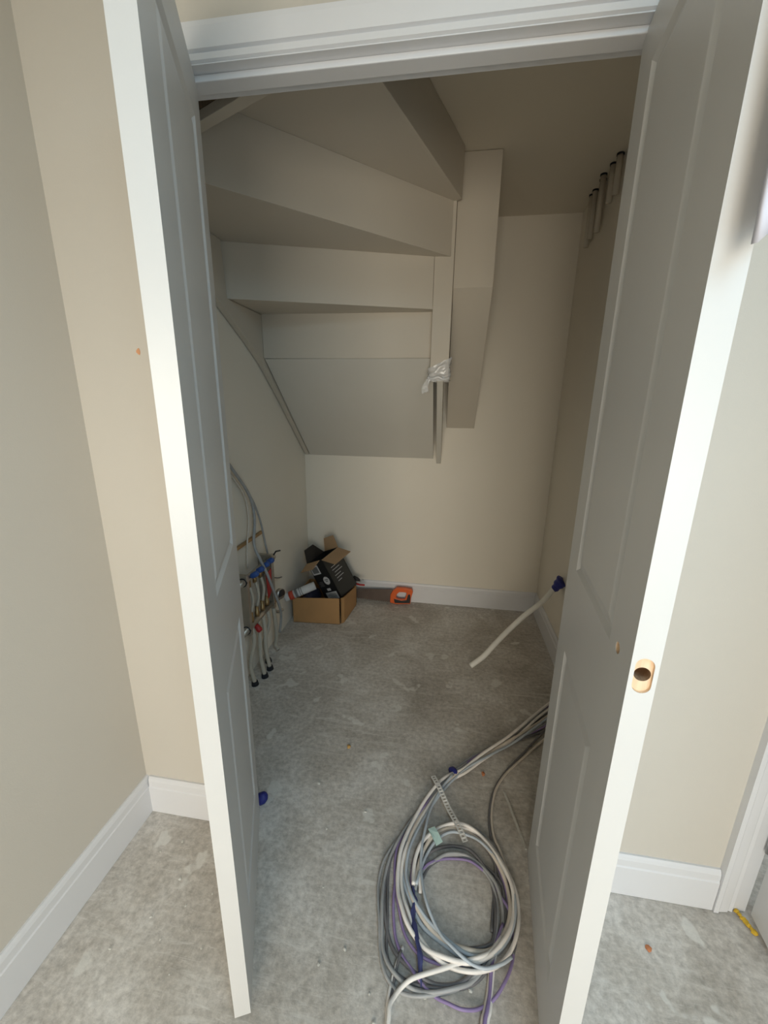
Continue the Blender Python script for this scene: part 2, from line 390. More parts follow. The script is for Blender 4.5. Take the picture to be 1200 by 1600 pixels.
# raw wood linings of the cut-outs
bm = NB(); N_ = 28
ring_o = [bm.verts.new((RW - 0.0044, DT / 2 + a * 0.995, LZ + b * 0.995)) for a, b in st]
ang = [math.atan2(b, a) for a, b in st]
ring_i = [bm.verts.new((RW - 0.0044, DT / 2 + 0.0110 * math.cos(a), LZ + 0.0110 * math.sin(a))) for a in ang]
for k in range(len(st)): bm.faces.new([ring_o[k], ring_o[(k + 1) % len(st)], ring_i[(k + 1) % len(st)], ring_i[k]])
ring_t = [bm.verts.new((RW - 0.0003, DT / 2 + a * 0.995, LZ + b * 0.995)) for a, b in st]
for k in range(len(st)): bm.faces.new([ring_t[k], ring_t[(k + 1) % len(st)], ring_o[(k + 1) % len(st)], ring_o[k]])
lm = obj('latch_mortise', bm, 'rawwood', dr); lm['label'] = 'raw pine latch recess in the white edge'
bm = NB(); tube(bm, [(RW - 0.088, DT / 2, LZ), (RW - 0.0044, DT / 2, LZ)], 0.0109, 20, caps=False)
c_ = [bm.verts.new((RW - 0.05, DT / 2 + 0.0108 * math.cos(2 * math.pi * k / 20), LZ + 0.0108 * math.sin(2 * math.pi * k / 20))) for k in range(20)]; bm.faces.new(c_)
obj('latch_bore', bm, 'drill', dr)
bm = NB(); tube(bm, [(RW - 0.060, 0.0005, LZ + 0.004), (RW - 0.060, 0.010, LZ + 0.004)], 0.0093, 20, caps=False)
obj('spindle_hole', bm, 'rawwood', dr)

# neighbouring room door, standing open towards the hall
d3 = empty('door_3')
dw = 0.74
bm = NB(); abox(bm, 0, dw, 0, 0.036, 0.022, 2.04); obj('frame', bm, 'door', d3, bevel=0.002)
d3.matrix_world = Matrix.Translation((0.928, 0.972, 0)) @ Matrix.Rotation(aim(0.928, 0.972, 0.845, 0.23), 4, 'Z')
tag(d3, kind='structure')
for hz in (0.285, 1.05, 1.78):
    h_ = empty('hinge', (0, 0, 0), 0, d3)
    bm = NB(); tube(bm, [(-0.008, -0.004, hz - 0.042), (-0.008, -0.004, hz + 0.042)], 0.0055, 10); obj('knuckle', bm, 'hinge', h_, True)
    bm = NB(); abox(bm, -0.006, 0.024, -0.0022, -0.0002, hz - 0.042, hz + 0.042); obj('hinge_leaf', bm, 'hinge', h_)
bm = NB()
for k in range(7): lump(bm, (0.903 + 0.005 * k * .6, 0.985 - 0.008 * k, 0.006), 0.008, k + 50, 0.6)
tag(obj('foam_strip', bm, 'yellow'), 'strip of yellow foam on the floor under the hinge of the far-right door', 'foam')

# ------------------------------------------------------------------ winder staircase seen from below
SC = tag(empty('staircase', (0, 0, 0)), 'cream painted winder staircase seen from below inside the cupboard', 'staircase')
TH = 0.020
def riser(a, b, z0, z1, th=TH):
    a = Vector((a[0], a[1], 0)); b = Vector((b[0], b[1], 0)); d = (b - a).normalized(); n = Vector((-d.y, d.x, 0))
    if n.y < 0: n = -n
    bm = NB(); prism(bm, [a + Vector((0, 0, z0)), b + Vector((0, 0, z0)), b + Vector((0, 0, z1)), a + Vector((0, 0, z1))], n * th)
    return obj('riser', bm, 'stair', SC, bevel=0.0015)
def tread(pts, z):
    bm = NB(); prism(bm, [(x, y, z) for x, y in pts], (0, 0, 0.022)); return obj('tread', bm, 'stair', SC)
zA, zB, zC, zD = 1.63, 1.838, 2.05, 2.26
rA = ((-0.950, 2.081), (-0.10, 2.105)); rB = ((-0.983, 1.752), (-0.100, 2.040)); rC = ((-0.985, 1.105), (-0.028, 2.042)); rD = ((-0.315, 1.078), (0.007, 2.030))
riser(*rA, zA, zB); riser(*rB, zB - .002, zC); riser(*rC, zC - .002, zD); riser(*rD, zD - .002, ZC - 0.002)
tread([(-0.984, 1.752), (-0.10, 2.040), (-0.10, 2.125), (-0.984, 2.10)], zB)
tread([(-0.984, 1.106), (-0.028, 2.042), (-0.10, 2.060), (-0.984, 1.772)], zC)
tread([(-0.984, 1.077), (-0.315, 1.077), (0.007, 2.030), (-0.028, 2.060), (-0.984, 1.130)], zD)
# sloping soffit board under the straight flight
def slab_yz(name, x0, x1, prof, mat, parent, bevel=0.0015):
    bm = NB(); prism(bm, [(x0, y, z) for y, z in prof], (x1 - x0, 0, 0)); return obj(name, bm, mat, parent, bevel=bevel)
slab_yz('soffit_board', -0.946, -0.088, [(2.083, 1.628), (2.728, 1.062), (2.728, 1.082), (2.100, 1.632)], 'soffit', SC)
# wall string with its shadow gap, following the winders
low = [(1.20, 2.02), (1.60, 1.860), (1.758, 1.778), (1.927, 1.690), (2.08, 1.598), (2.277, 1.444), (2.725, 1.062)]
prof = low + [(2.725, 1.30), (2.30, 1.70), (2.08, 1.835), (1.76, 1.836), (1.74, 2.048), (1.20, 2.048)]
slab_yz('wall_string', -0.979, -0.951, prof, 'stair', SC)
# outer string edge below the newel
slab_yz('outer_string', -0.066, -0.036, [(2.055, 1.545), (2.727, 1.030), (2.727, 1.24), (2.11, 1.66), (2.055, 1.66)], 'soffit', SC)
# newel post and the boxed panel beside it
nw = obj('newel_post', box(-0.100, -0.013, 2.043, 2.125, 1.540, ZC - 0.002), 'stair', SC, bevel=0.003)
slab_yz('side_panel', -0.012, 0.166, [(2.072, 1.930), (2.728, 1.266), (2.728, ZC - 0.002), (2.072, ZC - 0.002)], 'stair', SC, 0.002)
# noggin and dark block painted as the shaded void, behind the door head
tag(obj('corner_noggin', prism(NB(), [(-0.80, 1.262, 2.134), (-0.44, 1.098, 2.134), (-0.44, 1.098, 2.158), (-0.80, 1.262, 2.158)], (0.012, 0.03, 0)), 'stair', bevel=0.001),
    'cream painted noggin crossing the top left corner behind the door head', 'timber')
tag(obj('void_shade_block', prism(NB(), [(-0.80, 1.262, 2.160), (-0.52, 1.135, 2.160), (-0.52, 1.135, 2.235), (-0.80, 1.262, 2.235)], (0.01, 0.025, 0)), 'voidshade'),
    'dark block standing in for the shaded void above the noggin in the top left corner', 'timber')

# crumpled clear film around the foot of the newel
bm = NB(); rows = 16; cols = 28; g = []
for i in range(rows):
    t = i / (rows - 1); ring = []
    for k in range(cols):
        a = 2 * math.pi * k / cols
        c, s = math.cos(a), math.sin(a); m = max(abs(c), abs(s)); hx, hy = 0.0475, 0.045
        n_ = noise.noise(Vector((c * 3.0, s * 3.0, t * 6))) * 0.012 + noise.noise(Vector((c * 9, s * 9, t * 14 + 4))) * 0.006
        x = -0.0565 + (c / m) * (hx + 0.003) + c * n_; y = 2.084 + (s / m) * (hy + 0.003) + s * n_
        z = 1.522 + t * (0.070 + 0.030 * (c + 0.4)) + n_ * 0.6
        ring.append(bm.verts.new((x, y, z)))
    g.append(ring)
for i in range(rows - 1):
    for k in range(cols): bm.faces.new([g[i][k], g[i][(k + 1) % cols], g[i + 1][(k + 1) % cols], g[i + 1][k]])
PF = tag(empty('plastic_film', (-0.0565, 2.06, 1.52)), 'crumpled clear plastic film wrapped round the bottom of the newel post', 'plastic film')
def at_parent(o, par): o.parent = par; o.matrix_parent_inverse = par.matrix_world.inverted(); return o
bpy.context.view_layer.update()
at_parent(obj('wrap', bm, 'film', None, True), PF)
bm = NB(); g = []
for i in range(12):
    row = []
    for k in range(9):
        t = i / 11; s = k / 8 - 0.5
        n_ = noise.noise(Vector((t * 7, s * 8, 2.2))) * 0.012
        row.append(bm.verts.new((-0.098 - 0.022 * math.sin(t * 2.2) + s * 0.030, 2.026 - 0.014 * t + n_ + 0.02 * s * s, 1.538 - 0.068 * t + 0.012 * s + n_ * 0.5)))
    g.append(row)
for i in range(11):
    for k in range(8): bm.faces.new([g[i][k], g[i][k + 1], g[i + 1][k + 1], g[i + 1][k]])
at_parent(obj('loose_tail', bm, 'film', None, True), PF)
bm = NB(); path = catmull([(-0.108, 2.032, 1.538), (-0.085, 2.024, 1.532), (-0.06, 2.022, 1.540), (-0.035, 2.024, 1.530), (-0.008, 2.032, 1.536)], 5)
tube(bm, path, [0.007 + 0.003 * noise.noise(Vector((i * 0.9, 0, 0))) for i in range(len(path))], 7); at_parent(obj('twisted_edge', bm, 'film', None, True), PF)

# pipe stubs dropping from the ceiling on the right wall
for i, (y, z0, dx) in enumerate(((2.525, 2.215, .018), (2.475, 2.235, .018), (2.375, 2.26, .018), (2.330, 2.215, .030), (2.245, 2.30, .018), (2.170, 2.30, .018))):
    lab = ['pipe stub on the right cupboard wall, farthest from the door', 'pipe stub second from the back on the right cupboard wall', 'pipe stub third from the back on the right cupboard wall',
           'pipe stub fourth from the back, standing proud of the right cupboard wall', 'pipe stub fifth from the back on the right cupboard wall', 'pipe stub half hidden behind the top of the right door'][i]
    P_ = tag(empty('pipe_stub', (XR - dx, y, z0)), 'cream ' + lab, 'pipe', 'pipe stubs under the cupboard ceiling')
    bm = NB(); tube(bm, [(0, 0, 0), (0, 0, ZC - z0 - 0.006)], 0.0125, 14); obj('pipe', bm, 'stair', P_, True)
    bm = NB(); tube(bm, [(0, 0, ZC - z0 - 0.008), (0, 0, ZC - z0 - 0.001)], 0.0150, 14); obj('ceiling_collar', bm, 'sleeve', P_, True)

# ------------------------------------------------------------------ heating manifold on the left wall
MF = tag(empty('heating_manifold', (-0.95, 1.80, 0.45)), 'underfloor heating manifold with blue caps and beige pipes on the left cupboard wall', 'manifold')
bpy.context.view_layer.update()
def mp(name, bm, mat, smooth=True, par=None, bevel=0.0):
    o = obj(name, bm, mat, None, smooth, bevel); p_ = par or MF; o.parent = p_; o.matrix_parent_inverse = p_.matrix_world.inverted(); return o
XM = -0.925
mp('upper_bar', tube(NB(), [(XM, 1.60, 0.585), (XM, 1.70, 0.585), (XM, 1.96, 0.585)], 0.017, 16), 'steel')
mp('lower_bar', tube(NB(), [(XM, 1.60, 0.330), (XM, 1.96, 0.330)], 0.017, 16), 'steel')
for y in (1.655, 1.935):
    bm = NB(); abox(bm, XL + 0.001, XM + 0.022, y - 0.012, y + 0.012, 0.30, 0.62); mp('bracket', bm, 'steel', False, bevel=0.003)
mp('clip_rail', box(XL + 0.001, XL + 0.016, 1.58, 1.975, 0.722, 0.738), 'brass', False, bevel=0.002)
for y in (1.645, 1.93):
    mp('bar_clamp', tube(NB(), [(XM, y - 0.004, 0.585), (XM, y + 0.004, 0.585)], 0.0225, 16), 'sleeve')
    mp('bar_clamp', tube(NB(), [(XM, y - 0.004, 0.330), (XM, y + 0.004, 0.330)], 0.0225, 16), 'sleeve')
for y in (1.70, 1.762, 1.824, 1.880):
    c = mp('blue_cap', tube(NB(), [(XM + 0.016, y, 0.594), (XM + 0.022, y, 0.598), (XM + 0.046, y, 0.612), (XM + 0.052, y, 0.616)], [0.010, 0.0145, 0.0145, 0.010], 14), 'bluecap'); c['label'] = 'blue valve cap'
    mp('valve_body', tube(NB(), [(XM, y, 0.57), (XM, y, 0.535)], 0.010, 10), 'brass')
for y in (1.70, 1.762, 1.824, 1.880):
    bm = NB(); tube(bm, [(XM, y, 0.345), (XM, y, 0.37), (XM, y, 0.372), (XM, y, 0.400)], [0.012, 0.012, 0.009, 0.009], 10); mp('flow_meter', bm, 'brass')
    bm = NB(); path = catmull([(XM + 0.004, y, 0.537), (XM + 0.012, y + 0.008, 0.47), (XM + 0.002, y + 0.004, 0.40)], 6); tube(bm, path, 0.0075, 10); mp('loop_pipe', bm, 'pipe')
bm = NB(); prism(bm, [(XM + 0.026, 1.832, 0.545), (XM + 0.030, 1.885, 0.562), (XM + 0.030, 1.880, 0.44), (XM + 0.026, 1.846, 0.405)], (0.004, 0, 0)); c = mp('red_tag', bm, 'red', False); c['label'] = 'red warning tag'
mp('red_cap', tube(NB(), [(XM + 0.012, 1.715, 0.322), (XM + 0.03, 1.715, 0.296), (XM + 0.036, 1.715, 0.288)], [0.012, 0.016, 0.012], 12), 'red')
# gauge / isolating valve at the far end
mp('gauge', tube(NB(), [(XM + 0.03, 1.972, 0.372), (XM + 0.048, 1.966, 0.374)], 0.030, 20), 'steel')
mp('gauge_dial', tube(NB(), [(XM + 0.048, 1.966, 0.374), (XM + 0.0495, 1.9655, 0.374)], 0.026, 20), 'grip')
mp('isolating_valve', tube(NB(), [(XM, 1.958, 0.33), (XM + 0.012, 1.985, 0.335), (XM + 0.026, 1.985, 0.365)], [0.016, 0.020, 0.012], 12), 'brass')
mp('end_valve', tube(NB(), [(XM, 1.955, 0.585), (XM, 1.985, 0.588), (XM, 1.995, 0.589)], [0.014, 0.019, 0.012], 12), 'steel')
mp('valve_lever', tube(NB(), [(XM + .01, 1.975, 0.60), (XM + 0.02, 1.985, 0.618), (XM + 0.03, 2.02, 0.612)], 0.0045, 8), 'grip')
mp('return_elbow', tube(NB(), catmull([(XM, 1.93, 0.315), (XM + .01, 1.95, 0.275), (XM + 0.02, 1.975, 0.255), (XM + 0.03, 2.01, 0.250)], 5), 0.009, 10), 'steel')
for i, (y0, x1, y1) in enumerate(((1.70, -0.916, 1.668), (1.762, -0.893, 1.735), (1.824, -0.893, 1.800), (1.880, -0.930, 1.860))):
    bm = NB(); path = catmull([(XM, y0, 0.320), (XM + 0.008, y0 - 0.004, 0.24), (x1 - 0.018, y1 + 0.004, 0.12), (x1 - 0.004, y1, 0.03), (x1, y1, 0.001)], 6)
    tube(bm, path, 0.0105, 12); pp = mp('floor_pipe', bm, 'pipe')
    bpy.context.view_layer.update()
    bm = NB(); tube(bm, [(x1 - 0.002, y1, 0.022), (x1, y1, 0.001)], [0.0155, 0.019], 12); sl = obj('sleeve', bm, 'sleeve', None, True); sl.parent = pp; sl.matrix_parent_inverse = pp.matrix_world.inverted()
bm = NB(); tube(bm, catmull([(XM + 0.012, 1.93, 0.30), (XM + .012, 1.945, 0.18), (XM + .005, 1.958, 0.09), (XM - .005, 1.962, 0.045), (XM + 0.02, 1.945, 0.028)], 5), 0.011, 12); mp('drain_pipe', bm, 'pipe')
# cables looping above the manifold
def cable(name, pts, r, mat, label, group=None, cat='cable', seg=8, n=6):
    bm = NB(); tube(bm, catmull(pts, n), r, seg); return tag(obj(name, bm, mat, None, True), label, cat, group)
cable('cable', [(-0.976, 1.50, 1.31), (-0.958, 1.55, 1.26), (-0.952, 1.692, 1.115), (-0.950, 1.823, 0.967), (-0.945, 1.848, 0.845), (-0.94, 1.812, 0.72), (-0.905, 1.800, 0.640), (-0.880, 1.812, 0.56), (-0.868, 1.850, 0.45), (-0.868, 1.91, 0.33), (-0.882, 1.955, 0.24), (-0.90, 1.965, 0.13)], 0.0075, 'cgrey', 'grey cable bending down across the front of the manifold to its lower end')
cable('cable', [(-0.977, 1.51, 1.33), (-0.970, 1.56, 1.28), (-0.967, 1.70, 1.13), (-0.960, 1.805, 1.005), (-0.957, 1.871, 0.923), (-0.954, 1.927, 0.805), (-0.951, 1.961, 0.667), (-0.945, 1.985, 0.545), (-0.945, 2.000, 0.43), (-0.955, 2.005, 0.36)], 0.0052, 'cgrey', 'grey cable hanging furthest right above the manifold, close to the wall')
cable('cable', [(-0.978, 1.49, 1.30), (-0.974, 1.55, 1.235), (-0.968, 1.69, 1.10), (-0.966, 1.80, 0.975), (-0.966, 1.825, 0.84), (-0.966, 1.790, 0.72), (-0.966, 1.775, 0.60)], 0.0045, 'ccream', 'thin cream cable hanging behind the upper manifold bar')
cable('cable', [(-0.962, 1.90, 0.50), (-0.962, 2.00, 0.455), (-0.965, 2.12, 0.395), (-0.974, 2.20, 0.365)], 0.0035, 'cdark', 'thin dark wire running along the wall from the manifold towards the cardboard box')

# ------------------------------------------------------------------ cardboard tray box with the things in it
CB = tag(empty('cardboard_box', (-0.78, 2.46, 0)), 'low open brown cardboard box in the back left corner of the floor', 'box')
bpy.context.view_layer.update()
def cbp(name, bm, mat, par=CB, smooth=False, bevel=0.0):
    o = obj(name, bm, mat, None, smooth, bevel); o.parent = par; o.matrix_parent_inverse = par.matrix_world.inverted(); return o
A, B, Cc, D, E_ = (-0.948, 2.293), (-0.640, 2.316), (-0.615, 2.352), (-0.590, 2.600), (-0.950, 2.640)
def wallp(name, a, b, za, zb, t=0.005, mat='card'):
    a = Vector((a[0], a[1], 0)); b = Vector((b[0], b[1], 0)); d = (b - a).normalized(); n = Vector((-d.y, d.x, 0)) * t
    bm = NB(); prism(bm, [a + Vector((0, 0, 0.001)), b + Vector((0, 0, 0.001)), b + Vector((0, 0, zb)), a + Vector((0, 0, za))], n); return cbp(name, bm, mat)
wallp('front_wall', A, B, 0.178, 0.188); wallp('corner_flap', (-0.628, 2.330), Cc, 0.186, 0.182); wallp('right_wall', Cc, D, 0.182, 0.150)
wallp('back_wall', D, E_, 0.150, 0.16); wallp('left_wall', E_, A, 0.16, 0.178)
bm = NB(); prism(bm, [(x, y, 0.001) for x, y in (A, B, Cc, D, E_)], (0, 0, 0.004)); cbp('bottom', bm, 'cardin')

# black printed carton leaning in the tray
tl = math.radians(27); al = math.radians(23)
U = Vector((-math.sin(tl), 0.0, math.cos(tl))); E1 = Vector((-math.cos(tl) * math.cos(al), math.sin(al), -math.sin(tl) * math.cos(al))); E2 = U.cross(E1) * -1
if E2.y < 0: E2 = -E2
P0 = Vector((-0.712, 2.40, 0.285)) - U * 0.150
BK = tag(empty('carton', P0), 'black printed carton with open flaps leaning inside the cardboard box', 'box')
bpy.context.view_layer.update()
a_, b_, h_ = 0.150, 0.185, 0.295
def carton_wall(name, o0, ed, length, nrm, mat):
    bm = NB(); prism(bm, [o0, o0 + ed * length, o0 + ed * length + U * h_, o0 + U * h_], -nrm * 0.004); return cbp(name, bm, mat, BK)
N1 = -E2; N2 = -E1
wl1 = carton_wall('printed_side', P0, E1, a_, N1, 'black'); wl2 = carton_wall('printed_side', P0, E2, b_, N2, 'blackr')
carton_wall('back_side', P0 + E2 * b_, E1, a_, E2, 'black'); carton_wall('back_side', P0 + E1 * a_, E2, b_, E1, 'black')
bm = NB(); prism(bm, [P0, P0 + E1 * a_, P0 + E1 * a_ + E2 * b_, P0 + E2 * b_], U * 0.004); cbp('carton_bottom', bm, 'black', BK)
TP = P0 + U * h_
def flap(name, p, q, out, mat, taper=0.12):
    d = q - p; bm = NB(); n = d.cross(out).normalized() * 0.003
    prism(bm, [p, q, q + out - d * taper, p + out + d * taper], n); return cbp(name, bm, mat, BK)
flap('flap', TP, TP + E2 * b_, (N2 * 0.075 + U * -0.035 + Vector((0.03, -0.03, 0))), 'cardin', 0.02)
flap('flap', TP + E1 * 0.02, TP + E1 * a_, (N1 * 0.060 + U * -0.03 + E1 * 0.03), 'cardin', 0.03)
flap('flap', TP + E2 * b_, TP + E2 * b_ + E1 * a_ * 0.9, (U * 0.085 + E2 * 0.03), 'cardin', 0.14)
flap('flap', TP + E1 * a_, TP + E1 * a_ + E2 * b_, (U * 0.085 + E1 * 0.015), 'black', 0.25)
def on1(u, v, off=0.0015): return P0 + E1 * u * 0.9 + U * (v - 0.070) + N1 * off
def on2(u, v, off=0.0015): return P0 + E2 * u + U * (v - 0.060) + N2 * off
def sticker(name, fn, u0, u1, v0, v1, mat, off=0.0012):
    bm = NB(); nv = (fn(0, 0, 1) - fn(0, 0, 0)).normalized()
    prism(bm, [fn(u0, v0, 0.0002), fn(u1, v0, 0.0002), fn(u1, v1, 0.0002), fn(u0, v1, 0.0002)], nv * off); return cbp(name, bm, mat, BK)
sticker('label_sticker', on1, 0.075, 0.158, 0.272, 0.338, 'label'); sticker('label_print', on1, 0.085, 0.148, 0.282, 0.328, 'ink', 0.0018)
sticker('label_sticker', on1, 0.020, 0.135, 0.075, 0.128, 'label')
for k in range(6): sticker('label_print', on1, 0.028 + 0.004 * (k % 2), 0.125 - 0.012 * (k % 3), 0.081 + k * 0.007, 0.0835 + k * 0.007, 'ink', 0.0018)
sticker('label_sticker', on1, 0.064, 0.100, 0.140, 0.158, 'label')
for k in range(4): sticker('text_line', on1, 0.105, 0.150 - 0.01 * (k % 2), 0.180 + k * 0.010, 0.183 + k * 0.010, 'ink')
cc = [on1(0.058 + 0.030 * math.cos(2 * math.pi * k / 28), 0.215 + 0.030 * math.sin(2 * math.pi * k / 28), 0.0002) for k in range(28)]
bm = NB(); prism(bm, cc, N1 * 0.0012); cbp('round_sticker', bm, 'label', BK)
for v, u0, u1 in ((0.220, 0.040, 0.076), (0.208, 0.046, 0.070)): sticker('round_print', on1, u0, u1, v, v + 0.007, 'ink', 0.0018)
for k, (u0, u1) in enumerate(((0.040, 0.110), (0.040, 0.118), (0.052, 0.135), (0.040, 0.105), (0.045, 0.120), (0.045, 0.085))):
    sticker('text_line', on2, u0, u1, 0.270 - k * 0.021, 0.2735 - k * 0.021, 'label', 0.0009)

# white tube with red cap resting on the tray rim
TB = tag(empty('cartridge_tube', (-0.90, 2.29, 0.215)), 'white printed tube with a red cap sticking out over the cardboard box rim', 'tube')
bpy.context.view_layer.update()
ta = Vector((-0.932, 2.275, 0.213)); tb = Vector((-0.805, 2.330, 0.262)); td = (tb - ta).normalized()
cbp('barrel', tube(NB(), [ta, tb], 0.027, 20), 'label', TB, True)
cbp('cap', tube(NB(), [ta - td * 0.030, ta - td * 0.026, ta - td * 0.001], [0.022, 0.029, 0.029], 20), 'redcap', TB, True)
cbp('clear_nozzle', tube(NB(), [ta - td * 0.062, ta - td * 0.058, ta - td * 0.031], [0.016, 0.026, 0.027], 18), 'film', TB, True)
bm = NB(); q = ta + td * 0.012; tube(bm, [q, q + td * 0.016], 0.0275, 20); cbp('print_band', bm, 'ink', TB, True)
for k in range(3):
    q = ta + td * (0.042 + 0.012 * k); bm = NB(); tube(bm, [q, q + td * 0.004], 0.0274, 20, False); cbp('print_line', bm, 'ink', TB, True) if k < 2 else bm.free()
# dark bag of odds and ends filling the tray
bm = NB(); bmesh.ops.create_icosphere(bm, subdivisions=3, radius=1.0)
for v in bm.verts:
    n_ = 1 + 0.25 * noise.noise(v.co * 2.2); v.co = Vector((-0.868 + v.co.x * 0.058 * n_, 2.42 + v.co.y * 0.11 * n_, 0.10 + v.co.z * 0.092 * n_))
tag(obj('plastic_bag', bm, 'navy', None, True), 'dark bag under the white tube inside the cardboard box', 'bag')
# red-tipped pliers behind the carton
PL = tag(empty('pliers', (-0.57, 2.655, 0.12)), 'small tool with red tips behind the carton by the skirting', 'tool')
bpy.context.view_layer.update()
cbp('jaw', tube(NB(), [(-0.62, 2.638, 0.20), (-0.595, 2.633, 0.19), (-0.565, 2.630, 0.178)], [0.012, 0.016, 0.006], 8), 'grip', PL, True)
cbp('red_handle', tube(NB(), [(-0.60, 2.630, 0.155), (-0.57, 2.628, 0.148), (-0.535, 2.625, 0.15)], 0.007, 8), 'red', PL, True)
cbp('grey_handle', tube(NB(), [(-0.60, 2.630, 0.175), (-0.57, 2.630, 0.180), (-0.545, 2.628, 0.19)], 0.006, 8), 'cgrey', PL, True)
cbp('lower_grip', tube(NB(), [(-0.62, 2.638, 0.20), (-0.61, 2.638, 0.10), (-0.605, 2.638, 0.002)], 0.010, 8), 'grip', PL, True)

# hand saw standing against the back skirting
SW = tag(empty('hand_saw', (-0.35, 2.69, 0.0)), 'hand saw with orange and black handle leaning on the back skirting', 'saw')
bpy.context.view_layer.update()
YS = 2.668
bm = NB(); bl = None
nt_ = 48; teeth = []
for k in range(nt_ + 1):
    t = k / nt_; x = -0.74 + (0.405) * t; zb = 0.030 + (0.012 - 0.030) * t; teeth.append((x, YS, zb - (0.0 if k % 2 else 0.0045)))
prism(bm, [(-0.335, YS, 0.112), (-0.74, YS, 0.088)] + teeth, (0, 0.0014, 0)); cbp('blade', bm, 'blade', SW)
def ring_prism(outer, inner, y0, y1):
    bm = NB()
    def lay(y): return [bm.verts.new((x, y, z)) for x, z in outer], [bm.verts.new((x, y, z)) for x, z in inner]
    o0, i0 = lay(y0); o1, i1 = lay(y1)
    n = len(outer)
    for k in range(n):
        j = (k + 1) % n
        bm.faces.new([o0[k], o0[j], i0[j], i0[k]]); bm.faces.new([o1[k], i1[k], i1[j], o1[j]])
        bm.faces.new([o0[k], o1[k], o1[j], o0[j]]); bm.faces.new([i0[k], i0[j], i1[j], i1[k]])
    return bm
outer = [(-0.352, 0.012), (-0.350, 0.072), (-0.335, 0.105), (-0.305, 0.132), (-0.250, 0.134), (-0.195, 0.128), (-0.188, 0.106), (-0.200, 0.060), (-0.204, 0.014), (-0.260, 0.008), (-0.310, 0.004)]
inner = [(-0.308, 0.050), (-0.308, 0.066), (-0.302, 0.084), (-0.286, 0.100), (-0.258, 0.102), (-0.236, 0.100), (-0.232, 0.088), (-0.240, 0.062), (-0.244, 0.046), (-0.270, 0.042), (-0.295, 0.044)]
cbp('handle', ring_prism(outer, inner, YS - 0.013, YS + 0.014), 'orange', SW, bevel=0.004)
bm = NB(); prism(bm, [(x, YS - 0.0145, z) for x, z in ((-0.326, 0.046), (-0.318, 0.012), (-0.262, 0.014), (-0.206, 0.020), (-0.203, 0.062), (-0.206, 0.092), (-0.222, 0.088), (-0.232, 0.044), (-0.270, 0.036), (-0.300, 0.042))], (0, 0.029, 0)); cbp('rubber_grip', bm, 'grip', SW, bevel=0.003)

